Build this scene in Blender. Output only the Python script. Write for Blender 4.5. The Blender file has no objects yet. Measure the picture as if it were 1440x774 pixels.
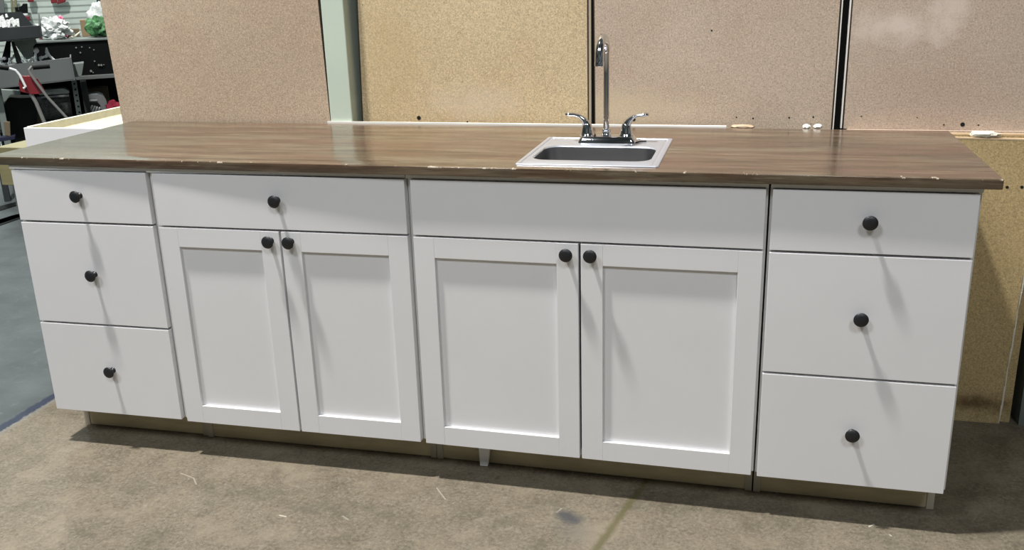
import bpy, bmesh, math, random
from mathutils import Vector, Matrix
random.seed(7)
I = 0.0254
sc = bpy.context.scene
COL = sc.collection

# ------------------------------------------------------------------ camera
CF = 1323.5470245452855
CC = Vector((0.39888372, -2.2177774, 1.35290062))
CYAW, CPIT, CROL = [math.radians(a) for a in (14.76230654, -17.67882016, 1.71849047)]
def cam_matrix():
    y, p, r = CYAW, CPIT, CROL
    Rz = Matrix(((math.cos(y), -math.sin(y), 0), (math.sin(y), math.cos(y), 0), (0, 0, 1)))
    Rx = Matrix(((1, 0, 0), (0, math.cos(p), -math.sin(p)), (0, math.sin(p), math.cos(p))))
    Ry = Matrix(((math.cos(r), 0, math.sin(r)), (0, 1, 0), (-math.sin(r), 0, math.cos(r))))
    return Rz @ Rx @ Ry
CR = cam_matrix()
cam = bpy.data.cameras.new('camera'); camo = bpy.data.objects.new('camera', cam); COL.objects.link(camo)
m = Matrix.Identity(4)
for k in range(3):
    m[k][0] = CR[k][0]; m[k][1] = CR[k][2]; m[k][2] = -CR[k][1]; m[k][3] = CC[k]
camo.matrix_world = m
cam.sensor_width = 36; cam.lens = CF / 1440 * 36; cam.clip_start = 0.05; cam.clip_end = 200
sc.camera = camo

def at(u, v, Y):
    """point of the room on the vertical plane y = Y inches, seen at photo pixel u, v"""
    d = CR @ Vector(((u - 720) / CF, 1, -(v - 387) / CF))
    t = (Y * I - CC.y) / d.y
    return CC + d * t

ND = Vector((-.62, .7846, 0)); RD = Vector((.7846, .62, 0))      # the workshop is set out square to this direction
def far_d(Y): return (Y + 87) * 1.3
def atF(u, v, Y):
    """point on the upright workshop plane far_d(Y) inches beyond the photographer"""
    d = CR @ Vector(((u - 720) / CF, 1, -(v - 387) / CF))
    return CC + d * (far_d(Y) * I / d.dot(ND))
def loc(a, d, z):
    p = CC + RD * (a * I) + ND * (d * I); return Vector((p.x, p.y, z * I))
def alongF(p): return (p - CC).dot(RD) / I
# ------------------------------------------------------------------ materials
def mat(name, col, rough=0.5, metal=0.0, spec=0.5, coat=0.0, noise=None, bump=None, trans=0, alpha=1):
    m = bpy.data.materials.new(name); m.use_nodes = True
    nt = m.node_tree; b = nt.nodes['Principled BSDF']
    b.inputs['Base Color'].default_value = (*col, 1)
    b.inputs['Roughness'].default_value = rough
    b.inputs['Metallic'].default_value = metal
    b.inputs['Specular IOR Level'].default_value = spec
    b.inputs['Coat Weight'].default_value = coat
    b.inputs['Transmission Weight'].default_value = trans
    b.inputs['Alpha'].default_value = alpha
    tc = nt.nodes.new('ShaderNodeTexCoord')
    if noise:      # (scale, amount, stretch xyz)
        sc_, amt, st = noise
        mp = nt.nodes.new('ShaderNodeMapping'); mp.inputs['Scale'].default_value = st
        nt.links.new(tc.outputs['Object'], mp.inputs['Vector'])
        n = nt.nodes.new('ShaderNodeTexNoise'); n.inputs['Scale'].default_value = sc_; n.inputs['Detail'].default_value = 6
        n.inputs['Roughness'].default_value = .6
        nt.links.new(mp.outputs[0], n.inputs['Vector'])
        r = nt.nodes.new('ShaderNodeValToRGB')
        r.color_ramp.elements[0].position = .3; r.color_ramp.elements[1].position = .7
        r.color_ramp.elements[0].color = (*[c * (1 - amt) for c in col], 1)
        r.color_ramp.elements[1].color = (*[min(1, c * (1 + amt)) for c in col], 1)
        nt.links.new(n.outputs[0], r.inputs[0]); nt.links.new(r.outputs[0], b.inputs['Base Color'])
    if bump:
        s2, st2, dist = bump
        n2 = nt.nodes.new('ShaderNodeTexNoise'); n2.inputs['Scale'].default_value = s2; n2.inputs['Detail'].default_value = 4
        nt.links.new(tc.outputs['Object'], n2.inputs['Vector'])
        bp = nt.nodes.new('ShaderNodeBump'); bp.inputs['Strength'].default_value = st2; bp.inputs['Distance'].default_value = dist
        nt.links.new(n2.outputs[0], bp.inputs['Height']); nt.links.new(bp.outputs[0], b.inputs['Normal'])
    return m

class NT:
    """small shader-building helper"""
    def __init__(s, name):
        s.m = bpy.data.materials.new(name); s.m.use_nodes = True
        s.t = s.m.node_tree; s.b = s.t.nodes['Principled BSDF']
        s.geo = s.t.nodes.new('ShaderNodeNewGeometry')
    def lk(s, a, b): s.t.links.new(a, b)
    def math(s, op, a, b=None, c=None, clamp=False):
        n = s.t.nodes.new('ShaderNodeMath'); n.operation = op; n.use_clamp = clamp
        for k, x in enumerate((a, b, c)):
            if x is None: continue
            if isinstance(x, (int, float)): n.inputs[k].default_value = x
            else: s.lk(x, n.inputs[k])
        return n.outputs[0]
    def vec(s, st, src=None, loc=(0, 0, 0), rot=(0, 0, 0)):
        n = s.t.nodes.new('ShaderNodeMapping'); n.inputs['Scale'].default_value = st
        n.inputs['Location'].default_value = loc; n.inputs['Rotation'].default_value = rot
        s.lk(src or s.geo.outputs['Position'], n.inputs['Vector']); return n.outputs[0]
    def noise(s, v, scale, detail=4, rough=.55, dist=0):
        n = s.t.nodes.new('ShaderNodeTexNoise'); n.inputs['Scale'].default_value = scale
        n.inputs['Detail'].default_value = detail; n.inputs['Roughness'].default_value = rough
        n.inputs['Distortion'].default_value = dist
        s.lk(v, n.inputs['Vector']); return n.outputs[0]
    def ramp(s, x, stops):
        n = s.t.nodes.new('ShaderNodeValToRGB'); e = n.color_ramp.elements
        while len(e) < len(stops): e.new(.5)
        for k, (p, c) in enumerate(stops):
            e[k].position = p
            e[k].color = (c, c, c, 1) if isinstance(c, (int, float)) else (*c, 1)
        s.lk(x, n.inputs[0]); return n.outputs[0]
    def mix(s, f, a, b, mode='MIX'):
        n = s.t.nodes.new('ShaderNodeMix'); n.data_type = 'RGBA'; n.blend_type = mode
        ia, ib, io = n.inputs[6], n.inputs[7], n.outputs[2]
        if isinstance(f, (int, float)): n.inputs[0].default_value = f
        else: s.lk(f, n.inputs[0])
        for x, sock in ((a, ia), (b, ib)):
            if isinstance(x, tuple): sock.default_value = (*x, 1)
            else: s.lk(x, sock)
        return io
    def xyz(s, v=None):
        n = s.t.nodes.new('ShaderNodeSeparateXYZ'); s.lk(v or s.geo.outputs['Position'], n.inputs[0]); return n.outputs
    def seg(s, X, Y, a, b, w, soft):
        """1 on the capsule a-b (metres) of half width w, fading over soft"""
        ax, ay = a; bx, by = b; dx, dy = bx - ax, by - ay; L2 = dx * dx + dy * dy
        px = s.math('SUBTRACT', X, ax); py = s.math('SUBTRACT', Y, ay)
        t = s.math('DIVIDE', s.math('ADD', s.math('MULTIPLY', px, dx), s.math('MULTIPLY', py, dy)), L2, clamp=True)
        qx = s.math('SUBTRACT', px, s.math('MULTIPLY', t, dx)); qy = s.math('SUBTRACT', py, s.math('MULTIPLY', t, dy))
        d = s.math('SQRT', s.math('ADD', s.math('MULTIPLY', qx, qx), s.math('MULTIPLY', qy, qy)))
        return s.math('SUBTRACT', 1, s.math('DIVIDE', s.math('SUBTRACT', d, w), soft), clamp=True)
    def bump(s, h, st, dist):
        n = s.t.nodes.new('ShaderNodeBump'); n.inputs['Strength'].default_value = st; n.inputs['Distance'].default_value = dist
        s.lk(h, n.inputs['Height']); s.lk(n.outputs[0], s.b.inputs['Normal'])

def floor_material():
    n = NT('worn_concrete')
    P = n.geo.outputs['Position']; X, Y, Z = n.xyz()
    big = n.noise(P, 2.2, 5, .6); mid = n.noise(P, 11, 6, .65); fine = n.noise(P, 95, 6, .85)
    col = n.ramp(big, [(.30, (.108, .090, .063)), (.5, (.140, .119, .085)), (.72, (.178, .153, .112))])
    col = n.mix(n.ramp(mid, [(.38, 0.0), (.72, .6)]), col, (.20, .176, .134))
    col = n.mix(n.ramp(mid, [(.25, .55), (.42, 0.0)]), col, (.080, .068, .048))
    col = n.mix(n.ramp(fine, [(.34, .9), (.49, 0.0)]), col, (.058, .050, .038))
    col = n.mix(n.ramp(fine, [(.52, 0.0), (.66, .8)]), col, (.27, .24, .19))
    # diagonal wear streaks, two directions
    for ang, sx, sy, lo, hi, c, amt in ((62, 7, 60, .58, .72, (.26, .23, .18), .55), (40, 5, 45, .60, .74, (.235, .205, .16), .45), (75, 9, 80, .60, .70, (.066, .056, .042), .6)):
        v = n.vec((sx, sy, 1), src=n.vec((1, 1, 1), rot=(0, 0, math.radians(-ang))))
        g = n.ramp(n.noise(n.vec((1, 1, 1), loc=(ang, 0, 0)), 4, 3), [(.42, 0.0), (.6, 1.0)])
        k = n.math('MULTIPLY', n.ramp(n.noise(v, 1, 5, .65, .6), [(lo, 0.0), (hi, amt)]), g)
        col = n.mix(k, col, c)
    blo = n.noise(n.vec((1, 1, 1), loc=(2, 7, 0)), 5.5, 6, .7)
    col = n.mix(n.ramp(blo, [(.50, 0.0), (.66, .75)]), col, (.225, .193, .143))
    col = n.mix(n.ramp(blo, [(.32, .75), (.46, 0.0)]), col, (.080, .070, .052))
    col = n.mix(n.ramp(n.noise(P, 34, 6, .8), [(.56, 0.0), (.68, .55)]), col, (.27, .24, .19))
    def inch(*p): return tuple(q * I for q in p)
    marks = [((-46.1, -4.2), (-44.0, -4.9), .05, (.34, .31, .25)), ((-44.0, -4.9), (-42.9, -6.1), .05, (.34, .31, .25)),
             ((-16.2, -1.4), (-14.5, -3.5), .05, (.36, .34, .29)), ((-30.6, -10.0), (-29.9, -10.1), .12, (.5, .48, .42)),
             ((-2.0, -2.8), (-2.3, -3.6), .05, (.4, .38, .33)), ((28.6, 0.1), (29.1, .6), .08, (.6, .58, .53)),
             ((-24.0, -8.8), (-23.2, -9.3), .12, (.3, .28, .24)), ((30.4, -1.0), (30.5, -1.2), .08, (.5, .48, .42))]
    for a, b, w, c in marks:
        col = n.mix(n.math('MULTIPLY', n.seg(X, Y, inch(*a), inch(*b), w * I * .4, .10 * I), .7), col, c)
    wob = n.math('MULTIPLY', n.math('SUBTRACT', n.noise(P, 30, 3), .5), .02)
    Xw = n.math('ADD', X, wob); Yw = n.math('ADD', Y, wob)
    col = n.mix(n.math('MULTIPLY', n.seg(Xw, Yw, inch(8.2, 14), inch(2.0, -12.5), .14 * I, .5 * I), .75), col, (.085, .078, .03))
    col = n.mix(n.math('MULTIPLY', n.seg(Xw, Yw, inch(-1.6, -3.9), inch(-.3, -4.6), .25 * I, 1.0 * I), .8), col, (.04, .045, .055))
    col = n.mix(n.math('MULTIPLY', n.seg(Xw, Yw, inch(-.6, -5.5), inch(.2, -7.0), .5 * I, 2.0 * I), .3), col, (.06, .068, .075))
    # blue painted aisle left of the line x = -75 in
    px = n.math('ADD', X, n.math('MULTIPLY', n.math('SUBTRACT', n.noise(P, 60, 4, .7), .5), .035))
    blue = n.mix(n.ramp(n.noise(P, 5, 5, .6), [(.3, 0.0), (.7, 1.0)]), (.052, .064, .068), (.082, .098, .102))
    blue = n.mix(n.ramp(n.noise(P, 26, 5, .7), [(.58, 0.0), (.7, .5)]), blue, (.14, .16, .16))
    ed = n.math('MULTIPLY', n.math('SUBTRACT', -74.2 * I, px), 60, clamp=True)
    pale = n.math('MULTIPLY', n.math('SUBTRACT', -74.0 * I, px), 40, clamp=True)
    col = n.mix(n.math('MULTIPLY', pale, .55), col, (.17, .185, .19))
    ed2 = n.math('MULTIPLY', n.math('SUBTRACT', -74.9 * I, px), 120, clamp=True)
    col = n.mix(ed2, col, (.022, .030, .055))
    ed3 = n.math('MULTIPLY', n.math('SUBTRACT', -76.3 * I, px), 120, clamp=True)
    col = n.mix(ed3, col, blue)
    n.lk(col, n.b.inputs['Base Color'])
    n.b.inputs['Roughness'].default_value = .62; n.b.inputs['Specular IOR Level'].default_value = .35
    n.bump(n.math('ADD', n.math('MULTIPLY', fine, .5), mid), .8, .004)
    return n.m

def counter_material():
    n = NT('stained_wood_top')
    P = n.geo.outputs['Position']; X, Y, Z = n.xyz()
    a = n.noise(n.vec((1.6, 26, 26)), 1.0, 6, .6, .6)
    b = n.noise(n.vec((7, 130, 130)), 1.0, 4, .65)
    c = n.noise(n.vec((2.6, 9, 9), loc=(4, 2, 0)), 1.0, 5, .6, .5)
    col = n.ramp(a, [(.28, (.050, .032, .019)), (.44, (.095, .066, .042)), (.58, (.150, .112, .074)), (.76, (.235, .185, .130))])
    col = n.mix(n.ramp(c, [(.46, 0.0), (.62, .65)]), col, (.125, .070, .050))
    col = n.mix(n.ramp(c, [(.36, .7), (.46, 0.0)]), col, (.150, .130, .092))
    d_ = n.noise(n.vec((1.9, 14, 14), loc=(9, 5, 0)), 1.0, 4, .6)
    col = n.mix(n.ramp(d_, [(.55, 0.0), (.68, .7)]), col, (.050, .034, .022))
    col = n.mix(n.ramp(b, [(.30, .7), (.48, 0.0)]), col, (.034, .020, .012))
    col = n.mix(n.ramp(b, [(.56, 0.0), (.74, .65)]), col, (.30, .235, .165))
    # greyer, darker area toward the left end
    gl = n.math('MULTIPLY', n.math('SUBTRACT', -46 * I, X), 1.8, clamp=True)
    col = n.mix(n.math('MULTIPLY', gl, .65), col, (.062, .056, .038))
    nick = n.math('MULTIPLY', n.math('GREATER_THAN', Z, (35.47 - .11) * I), n.math('LESS_THAN', Y, -.02 * I))
    nick = n.math('MULTIPLY', nick, n.ramp(n.noise(n.vec((1, .3, .3)), 28, 4, .8), [(.60, 0.0), (.64, .7)]))
    col = n.mix(nick, col, (.62, .56, .46))
    n.lk(col, n.b.inputs['Base Color'])
    n.lk(n.ramp(n.noise(P, 7, 4), [(.3, .14), (.7, .26)]), n.b.inputs['Roughness'])
    n.b.inputs['Specular IOR Level'].default_value = .5
    n.bump(n.math('ADD', n.math('MULTIPLY', b, .25), n.noise(n.vec((3, 9, 9)), 1, 3)), .12, .002)
    return n.m

def board_material(name, lo, hi, blot, seed):
    n = NT(name)
    P = n.geo.outputs['Position']
    v = n.vec((1, 1, 1), loc=(seed * 3.1, seed, seed * 1.7))
    big = n.noise(v, 1.6, 4, .55); fine = n.noise(v, 220, 4, .75); mid = n.noise(v, 85, 4, .7)
    col = n.mix(n.ramp(big, [(.32, 0.0), (.68, 1.0)]), lo, hi)
    col = n.mix(n.ramp(n.noise(v, 3.5, 3), [(.45, 0.0), (.65, .35)]), col, (lo[0] * .98, lo[1] * .86, lo[2] * .84))
    col = n.mix(n.ramp(mid, [(.38, .30), (.55, 0.0)]), col, tuple(q * .72 for q in lo))
    col = n.mix(n.ramp(fine, [(.34, .8), (.48, 0.0)]), col, tuple(q * .55 for q in lo))
    col = n.mix(n.ramp(fine, [(.53, 0.0), (.67, .7)]), col, tuple(min(1, q * 1.35) for q in hi))
    if blot:
        for (bx, bz, sx, sz, cc, am) in blot:
            q = n.vec((1 / (sx * I), 1, 1 / (sz * I)), loc=(-bx / sx, 0, -bz / sz))
            X, Y, Z = n.xyz(q)
            wob = n.math('MULTIPLY', n.math('SUBTRACT', n.noise(P, 14, 5, .7), .5), 2.4)
            d = n.math('ADD', n.math('SQRT', n.math('ADD', n.math('MULTIPLY', X, X), n.math('MULTIPLY', Z, Z))), wob)
            col = n.mix(n.math('MULTIPLY', n.math('SUBTRACT', 1.1, d, clamp=True), am), col, cc)
    n.lk(col, n.b.inputs['Base Color'])
    n.b.inputs['Roughness'].default_value = .55; n.b.inputs['Specular IOR Level'].default_value = .3
    n.bump(fine, .15, .001)
    return n.m

def slatwall_material():
    n = NT('slatwall_panel')
    P = n.geo.outputs['Position']; X, Y, Z = n.xyz()
    w = n.t.nodes.new('ShaderNodeTexWave'); w.bands_direction = 'Z'; w.inputs['Scale'].default_value = 6.0
    w.inputs['Distortion'].default_value = .4
    n.lk(P, w.inputs['Vector'])
    col = n.mix(n.ramp(w.outputs[1], [(.10, 0.0), (.3, 1.0)]), (.22, .26, .24), (.46, .54, .50))
    col = n.mix(n.ramp(n.noise(P, 3, 4), [(.35, .5), (.6, 0.0)]), col, (.34, .40, .37))
    n.lk(col, n.b.inputs['Base Color']); n.b.inputs['Roughness'].default_value = .5
    return n.m

M = dict(
    white=mat('white_melamine', (.78, .78, .80), .38, spec=.4, noise=(3, .02, (1, 1, 1))),
    carcass=mat('grey_white_melamine', (.74, .74, .72), .5),
    kick=mat('bare_board_kick', (.50, .43, .28), .6, noise=(4, .25, (1, 1, 6))),
    kickedge=mat('kick_board_edge', (.44, .40, .32), .6),
    knob=mat('matt_black_knob', (.012, .013, .016), .42, spec=.5),
    chrome=mat('polished_chrome', (.72, .73, .75), .07, metal=1),
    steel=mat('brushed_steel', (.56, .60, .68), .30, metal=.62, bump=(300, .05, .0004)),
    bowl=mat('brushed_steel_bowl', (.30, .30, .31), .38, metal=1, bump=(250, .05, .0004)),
    drain=mat('dark_drain', (.05, .05, .05), .4, metal=1),
    black=mat('dark_hole', (.004, .004, .004), .9),
    ply=mat('raw_plywood_edge', (.62, .47, .30), .6, noise=(20, .15, (.3, 1, 1))),
    pine=mat('pale_pine', (.76, .73, .58), .55, noise=(5, .10, (1, 6, 6))),
    pinefloor=mat('pine_plywood_base', (.56, .53, .40), .55, noise=(5, .08, (1, 6, 6))),
    pinedark=mat('yellow_pine', (.22, .20, .10), .55, noise=(5, .15, (1, 6, 6))),
    col=mat('pale_green_paint', (.56, .655, .565), .5, noise=(2, .06, (1, 1, 1))),
    stripd=mat('tan_edge_strip', (.42, .37, .28), .5),
    strip=mat('white_edge_strip', (.85, .83, .78), .5),
    foam=mat('dried_foam', (.70, .66, .56), .7, bump=(60, .8, .004)),
    tan=mat('tan_chip', (.50, .38, .26), .7),
    dark=mat('charcoal_metal', (.028, .032, .034), .5, spec=.25, noise=(3, .2, (1, 1, 1))),
    blackp=mat('black_plastic', (.005, .006, .006), .5, spec=.12),
    grey=mat('grey_painted_steel', (.105, .118, .118), .45, noise=(3, .12, (1, 1, 1))),
    grey2=mat('grey_green_steel', (.15, .18, .17), .45),
    steeld=mat('dull_steel_tube', (.36, .36, .35), .35, metal=.6),
    red=mat('red_paint', (.16, .012, .018), .45),
    redc=mat('red_cloth', (.22, .008, .03), .8),
    pink=mat('pink_plastic', (.60, .14, .26), .5),
    bag=mat('crumpled_white_plastic', (.60, .64, .64), .3, noise=(22, .3, (1, 1, 1)), bump=(40, .8, .01)),
    sheet=mat('milky_plastic_sheet', (.34, .40, .38), .3, noise=(14, .3, (1, 1, 1)), bump=(30, .6, .01)),
    green=mat('green_leafy_fabric', (.05, .17, .06), .6, noise=(30, .6, (1, 1, 1)), bump=(50, .9, .01)),
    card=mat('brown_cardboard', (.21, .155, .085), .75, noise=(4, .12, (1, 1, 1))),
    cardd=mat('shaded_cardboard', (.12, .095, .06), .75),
    olive=mat('olive_webbing', (.16, .16, .09), .7, noise=(20, .4, (1, 1, 1))),
    blue=mat('navy_mat', (.005, .006, .03), .6),
    silver=mat('silver_housing', (.80, .84, .85), .25, metal=.1),
    mesh=mat('grey_wire_mesh', (.04, .045, .045), .6, noise=(60, .9, (1, 1, 1))),
    edged=mat('dark_board_edge', (.045, .03, .02), .7),
    floor=floor_material(), counter=counter_material(), slat=slatwall_material(),
    mdf1=board_material('pink_brown_board', (.47, .37, .275), (.58, .46, .345), None, 1),
    mdf2=board_material('honey_board', (.58, .46, .285), (.70, .57, .37), [(-19, 38, 7, 3, (.66, .56, .44), .5), (-30, 44, 5, 12, (.50, .38, .19), .35)], 2),
    mdf3=board_material('greyish_board', (.49, .40, .315), (.60, .49, .385), [(0, 37.5, 9, 3, (.60, .50, .33), .6)], 3),
    mdf4=board_material('rosy_board', (.48, .385, .31), (.58, .47, .38), [(31, 46.5, 6, 2.2, (.72, .62, .55), .8), (36, 48.5, 2, 4, (.70, .60, .53), .7)], 4),
    mdf5=board_material('low_yellow_board', (.43, .33, .165), (.56, .43, .23), [(43, 2.4, 5, 1.5, (.10, .05, .02), .8)], 5),
    gapdark=mat('painted_darkness', (.008, .008, .008), .9, spec=.1),  # near-black colour standing in for darkness in the gap and the rack
)

# ------------------------------------------------------------------ object helpers
def obj(name, bm, material, parent=None, smooth=False, sharp=35):
    bmesh.ops.recalc_face_normals(bm, faces=bm.faces[:])
    me = bpy.data.meshes.new(name); bm.to_mesh(me); bm.free()
    o = bpy.data.objects.new(name, me); COL.objects.link(o)
    me.materials.append(material)
    if smooth:
        for p in me.polygons: p.use_smooth = True
        try: me.set_sharp_from_angle(angle=math.radians(sharp))
        except Exception: pass
    if parent is not None:
        o.parent = parent
        w = world_loc(parent)
        me.transform(Matrix.Translation(-w))
    return o
def world_loc(o):
    w = Vector((0, 0, 0))
    while o is not None: w += o.location; o = o.parent
    return w
def settle(o):
    """move a one-mesh thing's origin to its base"""
    vs = [v.co for v in o.data.vertices]
    c = Vector(((min(v.x for v in vs) + max(v.x for v in vs)) / 2, (min(v.y for v in vs) + max(v.y for v in vs)) / 2, min(v.z for v in vs)))
    o.data.transform(Matrix.Translation(-c)); o.location = c
def tag(o, label, cat, group=None, kind=None):
    o['label'] = label; o['category'] = cat
    if group: o['group'] = group
    if kind: o['kind'] = kind
    if o.type == 'MESH' and kind != 'structure': settle(o)
    return o
def thing(name, loc, label, cat, group=None):
    o = bpy.data.objects.new(name, None); COL.objects.link(o); o.location = Vector(loc)
    o['label'] = label; o['category'] = cat
    if group: o['group'] = group
    return o
def struct(o): o['kind'] = 'structure'; return o

def hexa(bm, p):
    """p: 8 points, bottom 4 then top 4 (same order)"""
    v = [bm.verts.new(q) for q in p]
    for f in ((0, 1, 2, 3), (4, 5, 6, 7), (0, 1, 5, 4), (1, 2, 6, 5), (2, 3, 7, 6), (3, 0, 4, 7)):
        bm.faces.new([v[k] for k in f])
    return v
def box(bm, x0, x1, y0, y1, z0, z1, bev=0, yf=None):
    """box given in inches; yf(x) shifts y; bev = bevel width in inches"""
    s = yf or (lambda x: 0)
    b2 = bmesh.new()
    hexa(b2, [(x0 * I, (y0 + s(x0)) * I, z0 * I), (x1 * I, (y0 + s(x1)) * I, z0 * I), (x1 * I, (y1 + s(x1)) * I, z0 * I), (x0 * I, (y1 + s(x0)) * I, z0 * I),
              (x0 * I, (y0 + s(x0)) * I, z1 * I), (x1 * I, (y0 + s(x1)) * I, z1 * I), (x1 * I, (y1 + s(x1)) * I, z1 * I), (x0 * I, (y1 + s(x0)) * I, z1 * I)])
    if bev: bmesh.ops.bevel(b2, geom=b2.edges[:], offset=bev * I, segments=2, profile=.5, affect='EDGES')
    merge(bm, b2)
def merge(bm, b2):
    me = bpy.data.meshes.new('tmp'); b2.to_mesh(me); b2.free(); bm.from_mesh(me); bpy.data.meshes.remove(me)
def boxL(bm, a0, a1, d0, d1, z0, z1, bev=0):
    b2 = bmesh.new()
    hexa(b2, [loc(a0, d0, z0), loc(a1, d0, z0), loc(a1, d1, z0), loc(a0, d1, z0), loc(a0, d0, z1), loc(a1, d0, z1), loc(a1, d1, z1), loc(a0, d1, z1)])
    if bev: bmesh.ops.bevel(b2, geom=b2.edges[:], offset=bev * I, segments=2, profile=.5, affect='EDGES')
    merge(bm, b2)
def bx(*a, **k):
    bm = bmesh.new(); box(bm, *a, **k); return bm
def prism(bm, pts, vec, bev=0):
    """extrude polygon pts (Vectors, metres) along vec"""
    b2 = bmesh.new()
    a = [b2.verts.new(p) for p in pts]; b = [b2.verts.new(Vector(p) + Vector(vec)) for p in pts]
    b2.faces.new(a); b2.faces.new(b[::-1])
    for k in range(len(a)): b2.faces.new((a[k], a[(k + 1) % len(a)], b[(k + 1) % len(a)], b[k]))
    if bev: bmesh.ops.bevel(b2, geom=b2.edges[:], offset=bev, segments=2, profile=.5, affect='EDGES')
    merge(bm, b2)
def ring_loft(bm, rings, cap0=True, cap1=True):
    vs = [[bm.verts.new(p) for p in r] for r in rings]
    n = len(rings[0])
    for a, b in zip(vs[:-1], vs[1:]):
        for k in range(n): bm.faces.new((a[k], a[(k + 1) % n], b[(k + 1) % n], b[k]))
    if cap0: bm.faces.new(vs[0][::-1])
    if cap1: bm.faces.new(vs[-1])
def lathe(bm, c, axis, prof, n=24, cap0=True, cap1=True):
    """prof: [(distance along axis, radius)] inches; c metres"""
    ax = Vector(axis).normalized(); u = ax.orthogonal().normalized(); w = ax.cross(u)
    rings = []
    for d, r in prof:
        r = max(r, .002)
        rings.append([Vector(c) + ax * d * I + (u * math.cos(2 * math.pi * k / n) + w * math.sin(2 * math.pi * k / n)) * r * I for k in range(n)])
    ring_loft(bm, rings, cap0, cap1)
def tube(bm, pts, rad, n=12, flat=None):
    """pts in metres, rad list/number in metres; flat = (list of vertical squash)"""
    pts = [Vector(p) for p in pts]
    if not isinstance(rad, (list, tuple)): rad = [rad] * len(pts)
    rings = []; u = None
    for k, p in enumerate(pts):
        t = (pts[min(k + 1, len(pts) - 1)] - pts[max(k - 1, 0)]).normalized()
        if u is None: u = t.orthogonal().normalized() if abs(t.y) > .9 else t.cross(Vector((0, 1, 0))).normalized()
        u = (u - t * u.dot(t)).normalized(); w = t.cross(u)
        fl = 1 if flat is None else flat[k]
        rings.append([p + (u * math.cos(2 * math.pi * q / n) * fl + w * math.sin(2 * math.pi * q / n)) * rad[k] for q in range(n)])
    ring_loft(bm, rings)
def blob(bm, c, r, seed=0, rough=.25, sub=3):
    """lumpy closed form, r = (rx, ry, rz) metres"""
    b2 = bmesh.new(); bmesh.ops.create_icosphere(b2, subdivisions=sub, radius=1)
    from mathutils import noise
    for v in b2.verts:
        d = 1 + rough * noise.noise(v.co * 2.3 + Vector((seed, seed * 1.3, 0))) * 1.6 + rough * .5 * noise.noise(v.co * 6 + Vector((seed, 0, 0)))
        v.co = Vector((v.co.x * r[0] * d, v.co.y * r[1] * d, max(v.co.z, -.75) * r[2] * d)) + Vector(c)
    merge(bm, b2)

# ================================================================== SETTING
bm = bmesh.new(); box(bm, -520, 240, -380, 420, -2, 0)
struct(obj('floor', bm, M['floor']))
bm = bmesh.new(); boxL(bm, -170, 160, far_d(201) + .5, far_d(201) + 5, 0, 150)
struct(obj('wall_back', bm, M['slat']))
bm = bmesh.new(); box(bm, -60, 120, 52, 55, 0, 110)  # near-black wall added behind the boards so the gap stays dark
struct(obj('wall_dark_backing', bm, M['gapdark']))

# ================================================================== BOARDS BEHIND THE COUNTER
def panel(name, x0, x0t, x1, x1t, yf, th, z0, z1, material, label, holes=(), edge=None, cat='board', group=None, ew=.14):
    """upright board; x0/x1 at z=35 in, x0t/x1t at z=51 in"""
    def X(a, b, z): return a + (b - a) * (z - 35) / 16
    t = thing(name, (((x0 + x1) / 2) * I, (yf + th / 2) * I, z0 * I), label, cat, group)
    b = bmesh.new()
    hexa(b, [(X(x0, x0t, z0) * I, yf * I, z0 * I), (X(x1, x1t, z0) * I, yf * I, z0 * I), (X(x1, x1t, z0) * I, (yf + th) * I, z0 * I), (X(x0, x0t, z0) * I, (yf + th) * I, z0 * I),
             (X(x0, x0t, z1) * I, yf * I, z1 * I), (X(x1, x1t, z1) * I, yf * I, z1 * I), (X(x1, x1t, z1) * I, (yf + th) * I, z1 * I), (X(x0, x0t, z1) * I, (yf + th) * I, z1 * I)])
    obj('board_face', b, material, t)
    w = ew
    for side in ((x0, x0t, -1), (x1, x1t, 1)):
        b = bmesh.new()
        a = [X(side[0], side[1], z0), X(side[0], side[1], z1)]
        s = side[2] * w
        hexa(b, [(a[0] * I, (yf + .06) * I, z0 * I), ((a[0] + s) * I, (yf + .06) * I, z0 * I), ((a[0] + s) * I, (yf + th) * I, z0 * I), (a[0] * I, (yf + th) * I, z0 * I),
                 (a[1] * I, (yf + .06) * I, z1 * I), ((a[1] + s) * I, (yf + .06) * I, z1 * I), ((a[1] + s) * I, (yf + th) * I, z1 * I), (a[1] * I, (yf + th) * I, z1 * I)])
        obj('board_edge', b, edge or M['ply'], t)
    for (hx, hz, r) in holes:
        b = bmesh.new(); lathe(b, (hx * I, (yf - .02) * I, hz * I), (0, 1, 0), [(0, r), (.3, r)], 14)
        obj('screw_hole', b, M['black'], t)
    return t

panel('fibreboard_sheet', -69.75, -70.35, -38.35, -38.65, 26.7, .7, 0, 96, M['mdf1'],
      'tall pink-brown fibreboard sheet upright behind the left end of the countertop', edge=M['edged'], ew=.07)
panel('fibreboard_sheet', -34.45, -33.95, -4.48, -4.52, 28.4, .7, 0, 96, M['mdf2'],
      'honey-yellow fibreboard sheet standing between the pale green column and the faucet',
      holes=[(-26.65, 35.95, .27), (-20.1, 35.5, .11), (-33.3, 50.2, .06)], edge=M['edged'])
panel('fibreboard_sheet', -3.42, -3.52, 24.24, 24.22, 27.9, .7, 0, 96, M['mdf3'],
      'grey-beige fibreboard sheet right behind the chrome faucet and left of the black gap',
      holes=[(10.25, 46.45, .10), (1.3, 36.05, .22), (13.5, 36.4, .08), (15.4, 36.3, .1), (19.5, 36.4, .1), (22.2, 36.5, .1), (22.0, 35.7, .05)], edge=M['edged'])
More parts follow.
